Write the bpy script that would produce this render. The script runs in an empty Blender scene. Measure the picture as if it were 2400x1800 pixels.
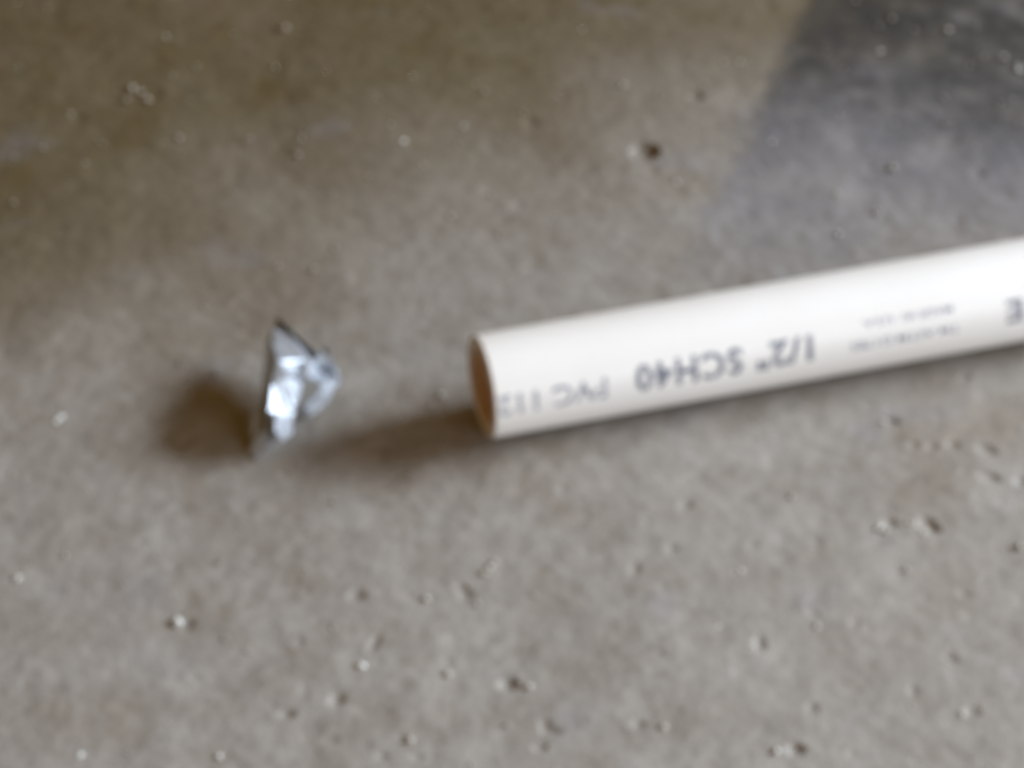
import bpy, bmesh, math, random
import numpy as np
from mathutils import Vector, Matrix

random.seed(7)
S = bpy.context.scene
COL = S.collection
MM = 0.001

# ------------------------------------------------------------------ camera
PITCH, DIST, FRAME_W = math.radians(38), 0.70, 0.213
cam_d = bpy.data.cameras.new('camera')
cam = bpy.data.objects.new('camera', cam_d)
COL.objects.link(cam)
CAM_POS = Vector((0, -DIST * math.cos(PITCH), DIST * math.sin(PITCH)))
cam.location = CAM_POS
cam.rotation_euler = (math.pi / 2 - PITCH, 0, 0)
cam_d.sensor_width = 36.0
cam_d.lens = 36.0 * DIST / FRAME_W
cam_d.clip_start, cam_d.clip_end = 0.02, 50
# the photograph is out of focus: the lens was set much nearer than the floor
cam_d.dof.use_dof = True
cam_d.dof.focus_distance = 0.30
cam_d.dof.aperture_fstop = 67.0
S.camera = cam

# ------------------------------------------------------------------ world, lamps, exposure
S.view_settings.view_transform = 'Standard'
S.view_settings.look = 'None'
S.view_settings.exposure = 0.0
S.view_settings.gamma = 1.0
world = bpy.data.worlds.new('World')
S.world = world
world.use_nodes = True
wb = world.node_tree.nodes['Background']
wb.inputs[0].default_value = (1.0, 0.56, 0.12, 1)      # dim warm light of the shed interior
wb.inputs[1].default_value = 0.19


def area(name, az, el, dist, sx, sy, power, color, target=(0, 0, 0), spread=180):
    d = bpy.data.lights.new(name, 'AREA')
    d.shape = 'RECTANGLE'
    d.size, d.size_y = sx, sy
    d.energy, d.color = power, color
    d.spread = math.radians(spread)
    o = bpy.data.objects.new(name, d)
    COL.objects.link(o)
    a, e = math.radians(az), math.radians(el)
    t = Vector(target)
    o.location = t + dist * Vector((math.cos(e) * math.cos(a), math.cos(e) * math.sin(a), math.sin(e)))
    o.rotation_euler = (t - o.location).to_track_quat('-Z', 'Y').to_euler()
    return o


# daylight from an open doorway to the right, and an added low fill lamp at the near right
area('doorway_light', 20, 23, 1.6, 1.0, 0.50, 10.0, (0.79, 0.89, 1.0), (0.11, -0.23, 0), 58)
area('fill_light', -44, 15, 0.9, 0.9, 0.35, 2.0, (0.86, 0.92, 1.0), (0.10, -0.16, 0), 90)

# ------------------------------------------------------------------ helpers


def ray(u, v):
    """direction through a point of the 2400 x 1800 photograph"""
    k = FRAME_W / DIST / 2400
    f = Vector((0, math.cos(PITCH), -math.sin(PITCH)))
    up = Vector((0, math.sin(PITCH), math.cos(PITCH)))
    return f + Vector((1, 0, 0)) * (u - 1200) * k - up * (v - 900) * k


def at(u, v, z=0.0):
    """place in the scene at height z seen at that point"""
    d = ray(u, v)
    return CAM_POS + d * ((z - CAM_POS.z) / d.z)


def tag(o, label=None, cat=None, group=None, kind=None):
    for k, val in (('label', label), ('category', cat), ('group', group), ('kind', kind)):
        if val:
            o[k] = val
    return o


def link(name, me, mat=None, parent=None):
    o = bpy.data.objects.new(name, me)
    COL.objects.link(o)
    if mat:
        me.materials.append(mat)
    if parent:
        o.parent = parent
    return o


class Nodes:
    def __init__(self, name):
        self.m = bpy.data.materials.new(name)
        self.m.use_nodes = True
        self.t = self.m.node_tree
        self.bsdf = self.t.nodes['Principled BSDF']
        self.out = self.t.nodes['Material Output']

    def n(self, kind, **kw):
        nd = self.t.nodes.new('ShaderNode' + kind)
        for k, v in kw.items():
            setattr(nd, k, v)
        return nd

    def l(self, a, b):
        self.t.links.new(a, b)

    def noise(self, vec, scale, detail=3, rough=0.55):
        nd = self.n('TexNoise')
        nd.inputs['Scale'].default_value = scale
        nd.inputs['Detail'].default_value = detail
        nd.inputs['Roughness'].default_value = rough
        self.l(vec, nd.inputs['Vector'])
        return nd.outputs['Fac']

    def ramp(self, fac, lo, hi):
        nd = self.n('MapRange')
        nd.interpolation_type = 'SMOOTHSTEP'
        nd.inputs['From Min'].default_value = lo
        nd.inputs['From Max'].default_value = hi
        self.l(fac, nd.inputs['Value'])
        return nd.outputs['Result']

    def mix(self, fac, a, b):
        nd = self.n('Mix', data_type='RGBA')
        for sock, val in ((nd.inputs[0], fac), (nd.inputs[6], a), (nd.inputs[7], b)):
            if hasattr(val, 'is_linked'):
                self.l(val, sock)
            elif isinstance(val, tuple):
                sock.default_value = (*val, 1)
            else:
                sock.default_value = val
        return nd.outputs[2]

    def math(self, op, a, b=0.0, c=0.0):
        nd = self.n('Math', operation=op)
        for i, val in enumerate((a, b, c)):
            if hasattr(val, 'is_linked'):
                self.l(val, nd.inputs[i])
            else:
                nd.inputs[i].default_value = val
        return nd.outputs[0]


# ------------------------------------------------------------------ materials
def concrete_material():
    N = Nodes('worn_concrete')
    pos = N.n('NewGeometry').outputs['Position']
    sep = N.n('SeparateXYZ')
    N.l(pos, sep.inputs[0])
    X, Y = sep.outputs[0], sep.outputs[1]
    big = N.noise(pos, 16, 4, 0.55)
    mid = N.noise(pos, 75, 4, 0.6)
    fine = N.noise(pos, 330, 3, 0.6)
    grain = N.noise(pos, 1300, 2, 0.5)
    base = N.mix(N.ramp(mid, 0.34, 0.68), (0.246, 0.221, 0.192), (0.290, 0.269, 0.245))
    # brown staining towards the far left, with the light's fall-off painted in
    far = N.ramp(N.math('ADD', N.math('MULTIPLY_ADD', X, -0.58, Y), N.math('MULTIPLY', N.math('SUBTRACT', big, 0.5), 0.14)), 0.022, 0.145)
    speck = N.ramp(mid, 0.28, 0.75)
    stain_falloff = N.math('MULTIPLY', far, N.math('MULTIPLY_ADD', speck, 0.20, 0.76))
    base = N.mix(stain_falloff, base, (0.090, 0.061, 0.016))
    patchy = N.math('MULTIPLY', N.ramp(big, 0.50, 0.72), 0.35)
    base = N.mix(patchy, base, (0.175, 0.134, 0.092))
    # bluish grey patch with a crisp edge on its left side
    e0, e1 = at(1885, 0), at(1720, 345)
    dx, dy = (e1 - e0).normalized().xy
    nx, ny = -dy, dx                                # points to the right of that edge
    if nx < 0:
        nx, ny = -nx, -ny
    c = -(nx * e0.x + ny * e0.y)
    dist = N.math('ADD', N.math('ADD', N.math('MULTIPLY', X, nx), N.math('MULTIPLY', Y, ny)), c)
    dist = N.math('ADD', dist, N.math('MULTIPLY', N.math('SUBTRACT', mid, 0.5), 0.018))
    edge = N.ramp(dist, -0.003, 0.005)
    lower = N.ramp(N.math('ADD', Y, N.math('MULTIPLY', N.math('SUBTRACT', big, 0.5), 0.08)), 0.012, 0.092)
    grey_patch = N.math('MULTIPLY', N.math('MULTIPLY', edge, lower), N.math('MULTIPLY_ADD', N.ramp(mid, 0.70, 0.40), 0.30, 0.62))
    corner_shade = N.ramp(N.math('ADD', Y, N.math('MULTIPLY', N.math('SUBTRACT', big, 0.5), 0.05)), 0.055, 0.130)  # shade over the far right corner, painted into the floor colour
    base = N.mix(grey_patch, base, N.mix(corner_shade, (0.184, 0.178, 0.195), (0.026, 0.025, 0.025)))
    # faint bluish marks elsewhere
    blue = N.math('MULTIPLY', N.ramp(N.noise(pos, 38, 2, 0.5), 0.60, 0.74), 0.40)
    base = N.mix(blue, base, (0.215, 0.205, 0.218))
    # blotchy wear and sand grains in the surface
    soft = N.noise(pos, 190, 3, 0.6)
    blot = N.n('Mix', data_type='RGBA', blend_type='MULTIPLY')
    blot.inputs[0].default_value = 1.0
    N.l(base, blot.inputs[6])
    N.l(N.math('MULTIPLY_ADD', N.ramp(soft, 0.30, 0.70), 0.13, 0.945), blot.inputs[7])
    base = blot.outputs[2]
    base = N.mix(N.math('MULTIPLY', N.ramp(fine, 0.62, 0.80), 0.25), base, (0.30, 0.25, 0.195))
    base = N.mix(N.math('MULTIPLY', N.ramp(fine, 0.42, 0.24), 0.30), base, (0.130, 0.100, 0.072))
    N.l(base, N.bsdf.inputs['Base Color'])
    N.bsdf.inputs['Roughness'].default_value = 0.75
    N.bsdf.inputs['Specular IOR Level'].default_value = 0.35
    b1 = N.n('Bump')
    b1.inputs['Strength'].default_value = 1.0
    b1.inputs['Distance'].default_value = 0.0003
    h = N.math('ADD', N.math('MULTIPLY', fine, 1.0), N.math('MULTIPLY', grain, 0.25))
    N.l(h, b1.inputs['Height'])
    N.l(b1.outputs[0], N.bsdf.inputs['Normal'])
    return N.m


def glow_through(N, colour, share):
    """the thin plastic lets some light through"""
    tr = N.n('BsdfTranslucent')
    tr.inputs[0].default_value = (*colour, 1)
    mx = N.n('MixShader')
    mx.inputs[0].default_value = share
    N.l(N.bsdf.outputs[0], mx.inputs[1])
    N.l(tr.outputs[0], mx.inputs[2])
    N.l(mx.outputs[0], N.out.inputs['Surface'])


def pvc_material():
    N = Nodes('white_pvc')
    pos = N.n('TexCoord').outputs['Object']
    n1 = N.noise(pos, 60, 3)
    col = N.mix(N.ramp(n1, 0.35, 0.7), (0.86, 0.845, 0.82), (0.88, 0.87, 0.85))
    scuff = N.math('MULTIPLY', N.ramp(N.noise(pos, 260, 4, 0.65), 0.66, 0.80), 0.25)
    col = N.mix(scuff, col, (0.62, 0.58, 0.52))
    N.l(col, N.bsdf.inputs['Base Color'])
    N.bsdf.inputs['Roughness'].default_value = 0.42
    N.bsdf.inputs['Specular IOR Level'].default_value = 0.4
    glow_through(N, (0.92, 0.78, 0.62), 0.09)
    return N.m


def bore_material():  # a warmer tan than the outer wall
    N = Nodes('tan_pvc_bore')
    pos = N.n('TexCoord').outputs['Object']
    col = N.mix(N.ramp(N.noise(pos, 180, 3), 0.35, 0.65), (0.88, 0.73, 0.59), (0.93, 0.81, 0.69))
    N.l(col, N.bsdf.inputs['Base Color'])
    N.bsdf.inputs['Roughness'].default_value = 0.6
    glow_through(N, (0.95, 0.68, 0.46), 0.6)
    return N.m


def rim_material():  # shade on the cut end is painted in as a tan tone
    N = Nodes('shaded_sawn_pvc')
    pos = N.n('TexCoord').outputs['Object']
    col = N.mix(N.ramp(N.noise(pos, 700, 3), 0.35, 0.65), (0.60, 0.49, 0.39), (0.74, 0.65, 0.56))
    N.l(col, N.bsdf.inputs['Base Color'])
    N.bsdf.inputs['Roughness'].default_value = 0.7
    return N.m


def ink_material(name, colour, wear):
    N = Nodes(name)
    pos = N.n('NewGeometry').outputs['Position']
    dots = N.ramp(N.noise(pos, 900, 2, 0.6), 0.35, 0.62)
    col = N.mix(N.math('MULTIPLY', dots, wear), colour, (0.72, 0.72, 0.74))
    N.l(col, N.bsdf.inputs['Base Color'])
    N.bsdf.inputs['Roughness'].default_value = 0.6
    return N.m


def foil_material():
    N = Nodes('silver_foil')
    pos = N.n('TexCoord').outputs['Object']
    N.bsdf.inputs['Metallic'].default_value = 0.50
    col = N.mix(N.noise(pos, 700, 3), (0.33, 0.36, 0.41), (0.46, 0.49, 0.54))
    N.l(col, N.bsdf.inputs['Base Color'])
    N.l(N.math('MULTIPLY_ADD', N.noise(pos, 400, 2), 0.14, 0.36), N.bsdf.inputs['Roughness'])
    b = N.n('Bump')
    b.inputs['Strength'].default_value = 0.5
    b.inputs['Distance'].default_value = 0.0003
    N.l(N.noise(pos, 900, 3), b.inputs['Height'])
    N.l(b.outputs[0], N.bsdf.inputs['Normal'])
    return N.m


def grit_material(name, a, b):
    N = Nodes(name)
    pos = N.n('NewGeometry').outputs['Position']
    col = N.mix(N.noise(pos, 900, 2), a, b)
    N.l(col, N.bsdf.inputs['Base Color'])
    N.bsdf.inputs['Roughness'].default_value = 0.5
    return N.m


# ------------------------------------------------------------------ floor (with real pits and shallow waves)
rng = np.random.default_rng(11)


def value_noise(x, y, cell, seed):
    r = np.random.default_rng(seed)
    g = r.random((256, 256))
    fx, fy = x / cell, y / cell
    ix, iy = np.floor(fx).astype(int), np.floor(fy).astype(int)
    tx, ty = fx - ix, fy - iy
    tx, ty = tx * tx * (3 - 2 * tx), ty * ty * (3 - 2 * ty)
    q = lambda i, j: g[i % 256, j % 256]
    return (q(ix, iy) * (1 - tx) + q(ix + 1, iy) * tx) * (1 - ty) + (q(ix, iy + 1) * (1 - tx) + q(ix + 1, iy + 1) * tx) * ty


# dark hollows seen in the photograph: u, v, radius along x and y (mm), depth (mm), turn (degrees)
PITS = [
    (1510, 353, 3.4, 4.0, 4.4, 20), (1630, 226, 1.9, 1.9, 1.8, 0), (1243, 284, 2.2, 2.0, 1.4, 0),
    (1215, 474, 1.4, 1.4, 1.0, 0), (2290, 404, 1.8, 1.7, 1.3, 0), (1190, 1602, 2.0, 2.0, 2.0, 0),
    (835, 1398, 1.8, 2.0, 1.3, 0), (437, 1459, 1.5, 2.0, 1.1, 0), (878, 1508, 1.0, 3.2, 1.0, -20),
    (2085, 989, 2.4, 1.6, 1.5, -25), (2140, 1047, 1.2, 1.5, 1.0, 0), (2185, 1050, 1.3, 1.3, 1.2, 0),
    (2232, 1046, 1.6, 1.3, 1.3, 0), (2310, 1056, 2.3, 1.6, 1.5, -30), (2318, 1122, 2.3, 1.5, 1.6, -20),
    (2262, 1108, 1.2, 1.0, 0.9, 0), (2392, 1130, 1.4, 1.5, 1.3, 0), (2085, 1226, 1.6, 1.6, 1.4, -30),
    (2170, 1228, 2.0, 2.4, 1.9, 20), (2190, 1240, 1.5, 1.5, 1.7, 0), (2130, 1222, 1.0, 1.2, 0.8, 0),
    (1288, 1712, 2.2, 1.4, 1.4, -20), (1865, 1757, 2.0, 1.6, 1.7, 0), (2278, 1669, 1.6, 1.6, 1.2, 0),
    (672, 1672, 1.7, 1.5, 1.4, 0), (790, 1640, 1.6, 1.8, 1.3, 0), (775, 1732, 1.8, 1.4, 1.0, 0),
    (977, 1772, 1.5, 1.1, 0.9, 0), (2228, 1545, 2.2, 0.8, 1.0, -35), (1780, 1512, 1.3, 2.6, 1.2, 0),
    (1902, 1658, 1.4, 2.0, 1.0, 0), (1574, 1290, 1.5, 1.5, 0.8, 0), (1764, 1280, 1.3, 1.5, 0.8, 0),
    (1488, 1336, 1.0, 1.9, 0.7, 0), (1905, 1440, 1.6, 0.9, 0.9, -15), (2260, 1390, 1.6, 0.8, 0.8, -40),
    (1495, 1700, 1.5, 1.3, 1.0, 0), (2140, 1620, 1.1, 2.0, 0.8, 0), (1265, 1752, 1.4, 1.2, 0.9, 0),
    (700, 66, 1.6, 1.2, 0.8, 0), (1362, 480, 0.8, 0.8, 0.4, 0), (1643, 437, 1.2, 1.0, 0.7, 0),
    (420, 213, 2.2, 1.6, 0.8, 0), (365, 218, 1.6, 1.8, 0.8, 30), (182, 275, 1.6, 1.2, 0.7, 0),
    (1110, 292, 1.2, 1.2, 0.7, 0), (2075, 502, 1.0, 1.0, 0.6, 0), (2390, 172, 1.5, 1.5, 0.9, 0),
    (2140, 60, 1.8, 1.2, 0.9, 0), (2200, 80, 1.5, 1.2, 0.8, 0), (960, 1398, 2.6, 0.5, 0.5, -35),
    (1050, 1548, 1.4, 1.8, 0.6, 0), (700, 1505, 1.0, 2.0, 0.6, 0), (506, 1302, 1.2, 1.0, 0.4, 0),
]
pit_list = []
for u, v, rx, ry, d, t in PITS:
    p = at(u, v)
    pit_list.append((p.x, p.y, rx * MM, ry * MM, 0.32 * d * MM, math.radians(t)))
clear = [at(600, 930).xy, at(560, 900).xy]
for k in range(420):                                  # countless smaller hollows, denser to the near right
    x, y = rng.uniform(-0.2, 0.2), rng.uniform(-0.17, 0.24)
    keep = 0.25 + 0.75 * (1 / (1 + math.exp(-(x * 9 - y * 14))))
    if rng.random() > keep:
        continue
    r = rng.uniform(0.6, 1.5) * MM
    pit_list.append((x, y, r * rng.uniform(0.7, 1.3), r * rng.uniform(0.7, 1.4), r * rng.uniform(0.10, 0.24), rng.uniform(-0.8, 0.8)))

step = 0.00045
gx = np.concatenate([np.linspace(-2.0, -0.26, 12), np.arange(-0.17, 0.17, step), np.linspace(0.26, 2.0, 12)])
gy = np.concatenate([np.linspace(-1.6, -0.25, 10), np.arange(-0.15, 0.19, step), np.linspace(0.28, 2.4, 12)])
GX, GY = np.meshgrid(gx, gy)
Z = np.zeros_like(GX)
near = (np.abs(GX) < 0.20) & (GY > -0.18) & (GY < 0.22)
Z += near * ((value_noise(GX + 9, GY + 9, 0.030, 1) - 0.5) * 0.9 + (value_noise(GX + 9, GY + 9, 0.009, 2) - 0.5) * 0.35
             + (value_noise(GX + 9, GY + 9, 0.0032, 3) - 0.5) * 0.17) * MM
# the floor stays flat under the pipe and the foil
pipe_dir = Vector((math.cos(math.radians(16.3)), math.sin(math.radians(16.3))))
pe = Vector((-0.0051, -0.01433))
side = np.abs((GX - pe.x) * -pipe_dir.y + (GY - pe.y) * pipe_dir.x)
along = (GX - pe.x) * pipe_dir.x + (GY - pe.y) * pipe_dir.y
flat = np.clip((side - 0.003) / 0.006, 0, 1)
flat = np.where(along < -0.004, 1, flat)
Z *= flat
for x, y, rx, ry, d, t in pit_list:
    R = max(rx, ry) * 1.3
    i0, i1 = np.searchsorted(gx, (x - R, x + R))
    j0, j1 = np.searchsorted(gy, (y - R, y + R))
    if i1 <= i0 or j1 <= j0:
        continue
    lx, ly = GX[j0:j1, i0:i1] - x, GY[j0:j1, i0:i1] - y
    a, b = lx * math.cos(t) + ly * math.sin(t), -lx * math.sin(t) + ly * math.cos(t)
    wob = 1 + 0.35 * (value_noise(GX[j0:j1, i0:i1] + 5, GY[j0:j1, i0:i1] + 5, 0.0013, 8) - 0.5)
    q = ((a / rx) ** 2 + (b / ry) ** 2) * wob
    Z[j0:j1, i0:i1] -= d * np.clip(1 - q, 0, 1) ** 0.7

ny_, nx_ = GX.shape
co = np.stack([GX.ravel(), GY.ravel(), Z.ravel()], 1)
ii = np.arange(nx_ * ny_).reshape(ny_, nx_)
quads = np.stack([ii[:-1, :-1], ii[:-1, 1:], ii[1:, 1:], ii[1:, :-1]], -1).reshape(-1, 4)
me = bpy.data.meshes.new('floor')
me.vertices.add(len(co))
me.vertices.foreach_set('co', co.astype(np.float32).ravel())
me.loops.add(quads.size)
me.loops.foreach_set('vertex_index', quads.astype(np.int32).ravel())
me.polygons.add(len(quads))
me.polygons.foreach_set('loop_start', np.arange(0, quads.size, 4, dtype=np.int32))
me.polygons.foreach_set('use_smooth', np.ones(len(quads), dtype=bool))
me.update()
me.validate()
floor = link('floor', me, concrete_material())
tag(floor, 'worn grey brown concrete floor with small pits', kind='structure')

# ------------------------------------------------------------------ plastic pipe
R_OUT, R_IN, AZ = 10.65 * MM, 7.9 * MM, math.radians(16.3)
LENGTH = 0.46
PVC, BORE, RIM = pvc_material(), bore_material(), rim_material()
pipe = bpy.data.objects.new('plastic_pipe', None)
COL.objects.link(pipe)
pipe.empty_display_size = 0.01
pipe.location = (-0.00615, -0.01464, 0)
pipe.rotation_euler = (0, 0, AZ)
tag(pipe, 'white plastic pipe with dark printing lying on the concrete floor', 'pipe')


def lathe(profile, seg=96):
    """profile (s, radius) spun about the pipe's axis (local x, R_OUT above the floor)"""
    bm = bmesh.new()
    rings = []
    for s, r in profile:
        rings.append([bm.verts.new((s, r * math.sin(2 * math.pi * k / seg), R_OUT + r * math.cos(2 * math.pi * k / seg))) for k in range(seg)])
    for a, b in zip(rings, rings[1:]):
        for k in range(seg):
            bm.faces.new((a[k], b[k], b[(k + 1) % seg], a[(k + 1) % seg]))
    bmesh.ops.recalc_face_normals(bm, faces=bm.faces)
    for f in bm.faces:
        f.smooth = True
    m = bpy.data.meshes.new('lathe')
    bm.to_mesh(m)
    bm.free()
    return m


c = 0.25 * MM
wall_profile = [(0.0, R_OUT - c), (0.3 * c, R_OUT - 0.3 * c), (c, R_OUT)]
wall_profile += [(c + 0.15 * MM, R_OUT), (0.0012, R_OUT)]
wall_profile += [(LENGTH * k / 24, R_OUT) for k in range(1, 24)]
wall_profile += [(LENGTH - c, R_OUT), (LENGTH, R_OUT - c), (LENGTH, R_IN)]
link('pipe_wall', lathe(wall_profile), PVC, pipe)
bore_profile = [(0.0008, R_IN)] + [(LENGTH * k / 12, R_IN) for k in range(1, 12)] + [(LENGTH, R_IN)]
link('cut_rim', lathe([(0.0008, R_IN), (0.0002, R_IN), (0.0, R_IN + 0.2 * MM), (0.0, R_OUT - c)]), RIM, pipe)
m = lathe(bore_profile)
m.flip_normals()
link('bore', m, BORE, pipe)

INK = ink_material('dark_blue_ink', (0.065, 0.082, 0.13), 0.34)
INK_FAINT = ink_material('faint_blue_ink', (0.15, 0.17, 0.23), 0.70)
INK_SMALL = ink_material('small_blue_ink', (0.13, 0.145, 0.23), 0.45)


def lettering(text, s_start, s_end, phi_base, phi_cap, ink, bold=0.0, slope=0.0, spacing=1.0):
    """flat print wrapped on the pipe; it reads from s_start down to s_end, letters' feet at phi_base"""
    cu = bpy.data.curves.new('print', 'FONT')
    cu.body = text
    cu.size = 1.0
    cu.offset = bold
    cu.space_character = spacing
    cu.resolution_u = 4
    tmp = bpy.data.objects.new('print', cu)
    COL.objects.link(tmp)
    bpy.context.view_layer.update()
    mesh = bpy.data.meshes.new_from_object(tmp.evaluated_get(bpy.context.evaluated_depsgraph_get()))
    COL.objects.unlink(tmp)
    bpy.data.objects.remove(tmp)
    bm = bmesh.new()
    bm.from_mesh(mesh)
    xs = [v.co.x for v in bm.verts]
    x0, x1 = min(xs), max(xs)
    cap = 0.70                                          # capital height of the default font at size 1
    for k in range(0, 13):
        y = -0.05 + k * 0.068
        geom = bm.verts[:] + bm.edges[:] + bm.faces[:]
        bmesh.ops.bisect_plane(bm, geom=geom, dist=1e-6, plane_co=(0, y, 0), plane_no=(0, 1, 0))
    for v in bm.verts:
        tx, ty = (v.co.x - x0) / (x1 - x0), v.co.y / cap
        s = 1.1 + s_start + (s_end - s_start) * tx
        phi = math.radians(phi_base + (phi_cap - phi_base) * ty + slope * tx)
        r = R_OUT + 0.03 * MM
        v.co = (s * MM, r * math.sin(phi), R_OUT + r * math.cos(phi))
    bm.normal_update()
    for f in bm.faces:
        out = Vector((0, f.calc_center_median().y, f.calc_center_median().z - R_OUT))
        if f.normal.dot(out) < 0:
            f.normal_flip()
    bm.to_mesh(mesh)
    bm.free()
    mesh.materials.clear()
    return link('printed_lettering', mesh, ink, pipe)


lettering('SCH40', 51.2, 28.4, -59.0, -88.5, INK, 0.03, 0.0, 1.14)
lettering('1/2"', 66.4, 54.2, -59.5, -88.5, INK, 0.03)
lettering('PVC 112', 22.3, -0.7, -65.0, -88.5, INK_FAINT, 0.022)
lettering('E', 112.6, 109.0, -61.0, -87.0, INK, 0.03)
lettering('TM ASTM D1785', 98.6, 74.6, -77.0, -86.0, INK_SMALL, 0.01)
lettering('MADE IN  U.S.A.', 97.2, 77.3, -53.5, -62.0, INK_SMALL, 0.01)

# ------------------------------------------------------------------ crumpled foil
FOIL = foil_material()


def foil_points():
    """corner: u, v in the photograph and height above the floor in mm"""
    return dict(
        A=(648, 747, 8.0), A2=(660, 752, 10.2), L1=(638, 800, 10.5), L2=(652, 846, 13.6), L3=(638, 900, 12.0), L4=(631, 964, 9.5),
        G0=(626, 802, 5.0), G1=(620, 862, 2.5), G2=(610, 956, 0.6), G3=(584, 1058, 0.1),
        B=(738, 838, 6.0), B2=(748, 834, 8.4), C1=(714, 842, 10.6), C2=(732, 850, 9.4), C3=(722, 882, 10.2), C4=(692, 868, 9.8),
        P1=(678, 884, 12.2), P2=(690, 948, 7.9), P3=(664, 976, 7.8), Q1=(708, 896, 8.6), Q2=(698, 946, 5.2),
        M1=(645, 974, 9.0), M3=(683, 1018, 3.4), M4=(661, 1034, 3.5), M5=(644, 1008, 6.5), M2=(688, 972, 6.5),
        N1=(620, 996, 3.4), N2=(584, 1062, 0.2), N3=(602, 1074, 0.2), N4=(648, 1034, 1.3),
        T1=(752, 818, 5.2), T2=(766, 812, 6.4), T3=(783, 850, 6.6), T4=(798, 890, 4.0), T5=(764, 944, 1.9), T6=(727, 976, 0.5),
        T7=(706, 966, 1.2), T8=(712, 948, 3.8), H1=(744, 918, 5.4), H2=(751, 903, 6.4), H3=(735, 888, 6.4), W1=(752, 868, 4.6))


FACES = [
    ('A', 'L1', 'L2', 'C1'), ('A', 'C1', 'B'), ('A', 'B', 'A2'), ('A2', 'B', 'B2'),          # upper flank, rolled edge
    ('L2', 'P1', 'C4'), ('L2', 'C4', 'C1'), ('C1', 'C4', 'C3'), ('C1', 'C3', 'C2'), ('C1', 'C2', 'B'), ('P1', 'C3', 'C4'),
    ('L2', 'L3', 'P1'), ('L3', 'L4', 'P3', 'P2'), ('L3', 'P2', 'P1'),                      # bright front facet
    ('P1', 'Q1', 'C3'), ('P1', 'P2', 'Q2', 'Q1'),
    ('P3', 'M1', 'M5'), ('L4', 'M1', 'P3'), ('P3', 'M5', 'M4', 'M3'), ('P3', 'M3', 'M2', 'P2'),   # lower tongue
    ('L4', 'N1', 'M1'), ('M1', 'N1', 'M5'), ('N1', 'N2', 'N3', 'N4'), ('N1', 'N4', 'M5'),
    ('A', 'G0', 'L1'), ('L1', 'G0', 'G1', 'L2'), ('L2', 'G1', 'G2', 'L3'), ('L3', 'G2', 'L4'), ('L4', 'G2', 'G3', 'N1'), ('N1', 'G3', 'N2'),
    ('B', 'T1', 'B2'), ('C2', 'T1', 'B'), ('T1', 'T2', 'T3'), ('C2', 'T3', 'T1'), ('C2', 'W1', 'T3'), ('T3', 'W1', 'T4'),   # bent strip at the right
    ('C2', 'C3', 'H3', 'W1'), ('W1', 'H3', 'H2'), ('W1', 'H2', 'T4'), ('H2', 'H1', 'T5', 'T4'), ('H1', 'T8', 'T6', 'T5'), ('T8', 'T7', 'T6'),
    ('C3', 'Q1', 'H3'),
]


def build_foil():
    pts = {k: at(u, v, z * MM) for k, (u, v, z) in foil_points().items()}
    base = at(640, 950)
    bm = bmesh.new()
    vs = {k: bm.verts.new(p - base) for k, p in pts.items()}
    for f in FACES:
        try:
            bm.faces.new([vs[k] for k in f])
        except ValueError:
            pass
    bmesh.ops.recalc_face_normals(bm, faces=bm.faces)
    bmesh.ops.triangulate(bm, faces=bm.faces[:])
    bmesh.ops.subdivide_edges(bm, edges=bm.edges[:], cuts=3, use_grid_fill=True, smooth=0.0)
    r = random.Random(3)
    bm.normal_update()
    for v in bm.verts:
        p = v.co + base
        w = math.sin(p.x * 2900 + p.y * 1700) + math.sin(p.y * 2300 - p.z * 3100) + r.uniform(-0.8, 0.8)
        v.co += v.normal * w * 0.09 * MM
        if v.co.z < 0.1 * MM:
            v.co.z = 0.1 * MM
    for f in bm.faces:
        f.smooth = False
    me = bpy.data.meshes.new('foil_scrap')
    bm.to_mesh(me)
    bm.free()
    o = link('foil_scrap', me, FOIL)
    o.location = base
    sol = o.modifiers.new('thickness', 'SOLIDIFY')
    sol.thickness = 0.25 * MM
    sol.offset = 0
    return o


foil = build_foil()
tag(foil, 'small crumpled scrap of shiny silver foil left of the white pipe end', 'foil scrap')

# ------------------------------------------------------------------ grit on the floor
PALE = grit_material('pale_grit', (0.31, 0.28, 0.24), (0.44, 0.41, 0.36))
WHITE = grit_material('white_grit', (0.48, 0.48, 0.46), (0.62, 0.62, 0.60))


def grit(name, spots, mat, label):
    bm = bmesh.new()
    r = random.Random(5)
    for p, rad in spots:
        g = bmesh.ops.create_icosphere(bm, subdivisions=1, radius=1.0)['verts']
        sx, sy, sz = rad * r.uniform(0.8, 1.3), rad * r.uniform(0.8, 1.3), rad * r.uniform(0.5, 0.8)
        a = r.uniform(0, 6.28)
        for v in g:
            k = r.uniform(0.85, 1.15)
            x, y, z = v.co.x * sx * k, v.co.y * sy * k, v.co.z * sz * k
            v.co = (p.x + x * math.cos(a) - y * math.sin(a), p.y + x * math.sin(a) + y * math.cos(a), p.z + z + sz * 0.15)
    m = bpy.data.meshes.new(name)
    bm.to_mesh(m)
    bm.free()
    o = link(name, m, mat)
    tag(o, label, 'grit', kind='stuff')
    return o


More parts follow.
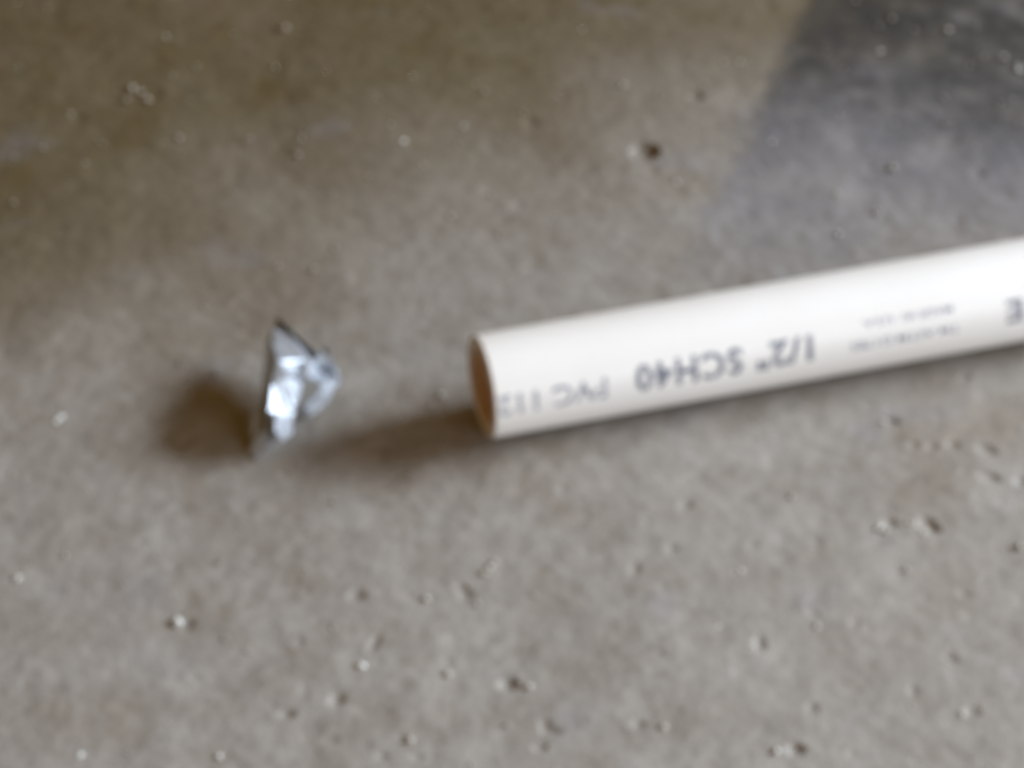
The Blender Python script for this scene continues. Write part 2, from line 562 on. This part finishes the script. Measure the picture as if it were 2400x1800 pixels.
white_px = [(944, 332, .7), (1808, 334, .65), (846, 1562, .8), (141, 980, .75), (130, 990, .6), (187, 1770, .6), (415, 1457, .8),
            (1585, 429, .55), (2063, 122, .55), (2223, 70, .6), (2353, 133, .6), (41, 1355, .5), (513, 1773, .5), (1058, 505, .45),
            (2060, 1238, .7), (2388, 163, .6), (1034, 925, .5), (1965, 548, .5)]
pale_px = [(309, 206, .8), (298, 233, .9), (345, 233, .8), (330, 215, .6), (917, 293, .6), (1085, 296, .6), (993, 388, .6), (697, 363, .7), (388, 87, .6),
           (668, 66, .9), (165, 268, .7), (420, 323, .6), (735, 630, .6), (1363, 70, .6), (1696, 146, .6), (1732, 146, .6), (1460, 200, .7),
           (1420, 480, .6), (1640, 467, .5), (2093, 393, .7), (1962, 453, .7), (2090, 43, .6), (2060, 60, .5), (2212, 228, .6), (1726, 345, .7),
           (2055, 496, .6), (781, 1474, .6), (1000, 1404, .7), (1148, 1330, .9), (1135, 1345, .8), (1160, 1318, .7), (1497, 1300, .7),
           (1715, 1345, .8), (1735, 1340, .7), (2125, 1335, .7), (1855, 1165, .6), (1680, 1470, .7), (1915, 1470, .8), (1555, 1705, .7), (1483, 1300, .6),
           (2128, 1225, .7), (2075, 1245, .7), (2165, 1250, .6), (2070, 990, .8), (2250, 1125, .8), (2300, 1140, .6), (1820, 1762, .8),
           (2255, 1675, .6), (1240, 1610, .7), (1050, 1580, .7), (960, 1735, .8), (1885, 1410, .6), (2390, 1280, .8), (1750, 1525, .8)]
grit('white_grit', [(at(u, v), 1.25 * r * MM) for u, v, r in white_px], WHITE, 'scattered bright white specks of grit on the concrete')
more = []
rr = random.Random(21)
for k in range(420):
    x, y = rr.uniform(-0.16, 0.16), rr.uniform(-0.14, 0.19)
    sd = (x - pe.x) * -pipe_dir.y + (y - pe.y) * pipe_dir.x
    al = (x - pe.x) * pipe_dir.x + (y - pe.y) * pipe_dir.y
    if abs(sd) < 0.012 and al > -0.004:
        continue
    more.append((Vector((x, y, 0)), rr.uniform(0.18, 0.5) * MM))
grit('pale_grit', [(at(u, v), r * MM * 1.05) for u, v, r in pale_px] + more, PALE, 'fine pale sand grains strewn over the concrete')
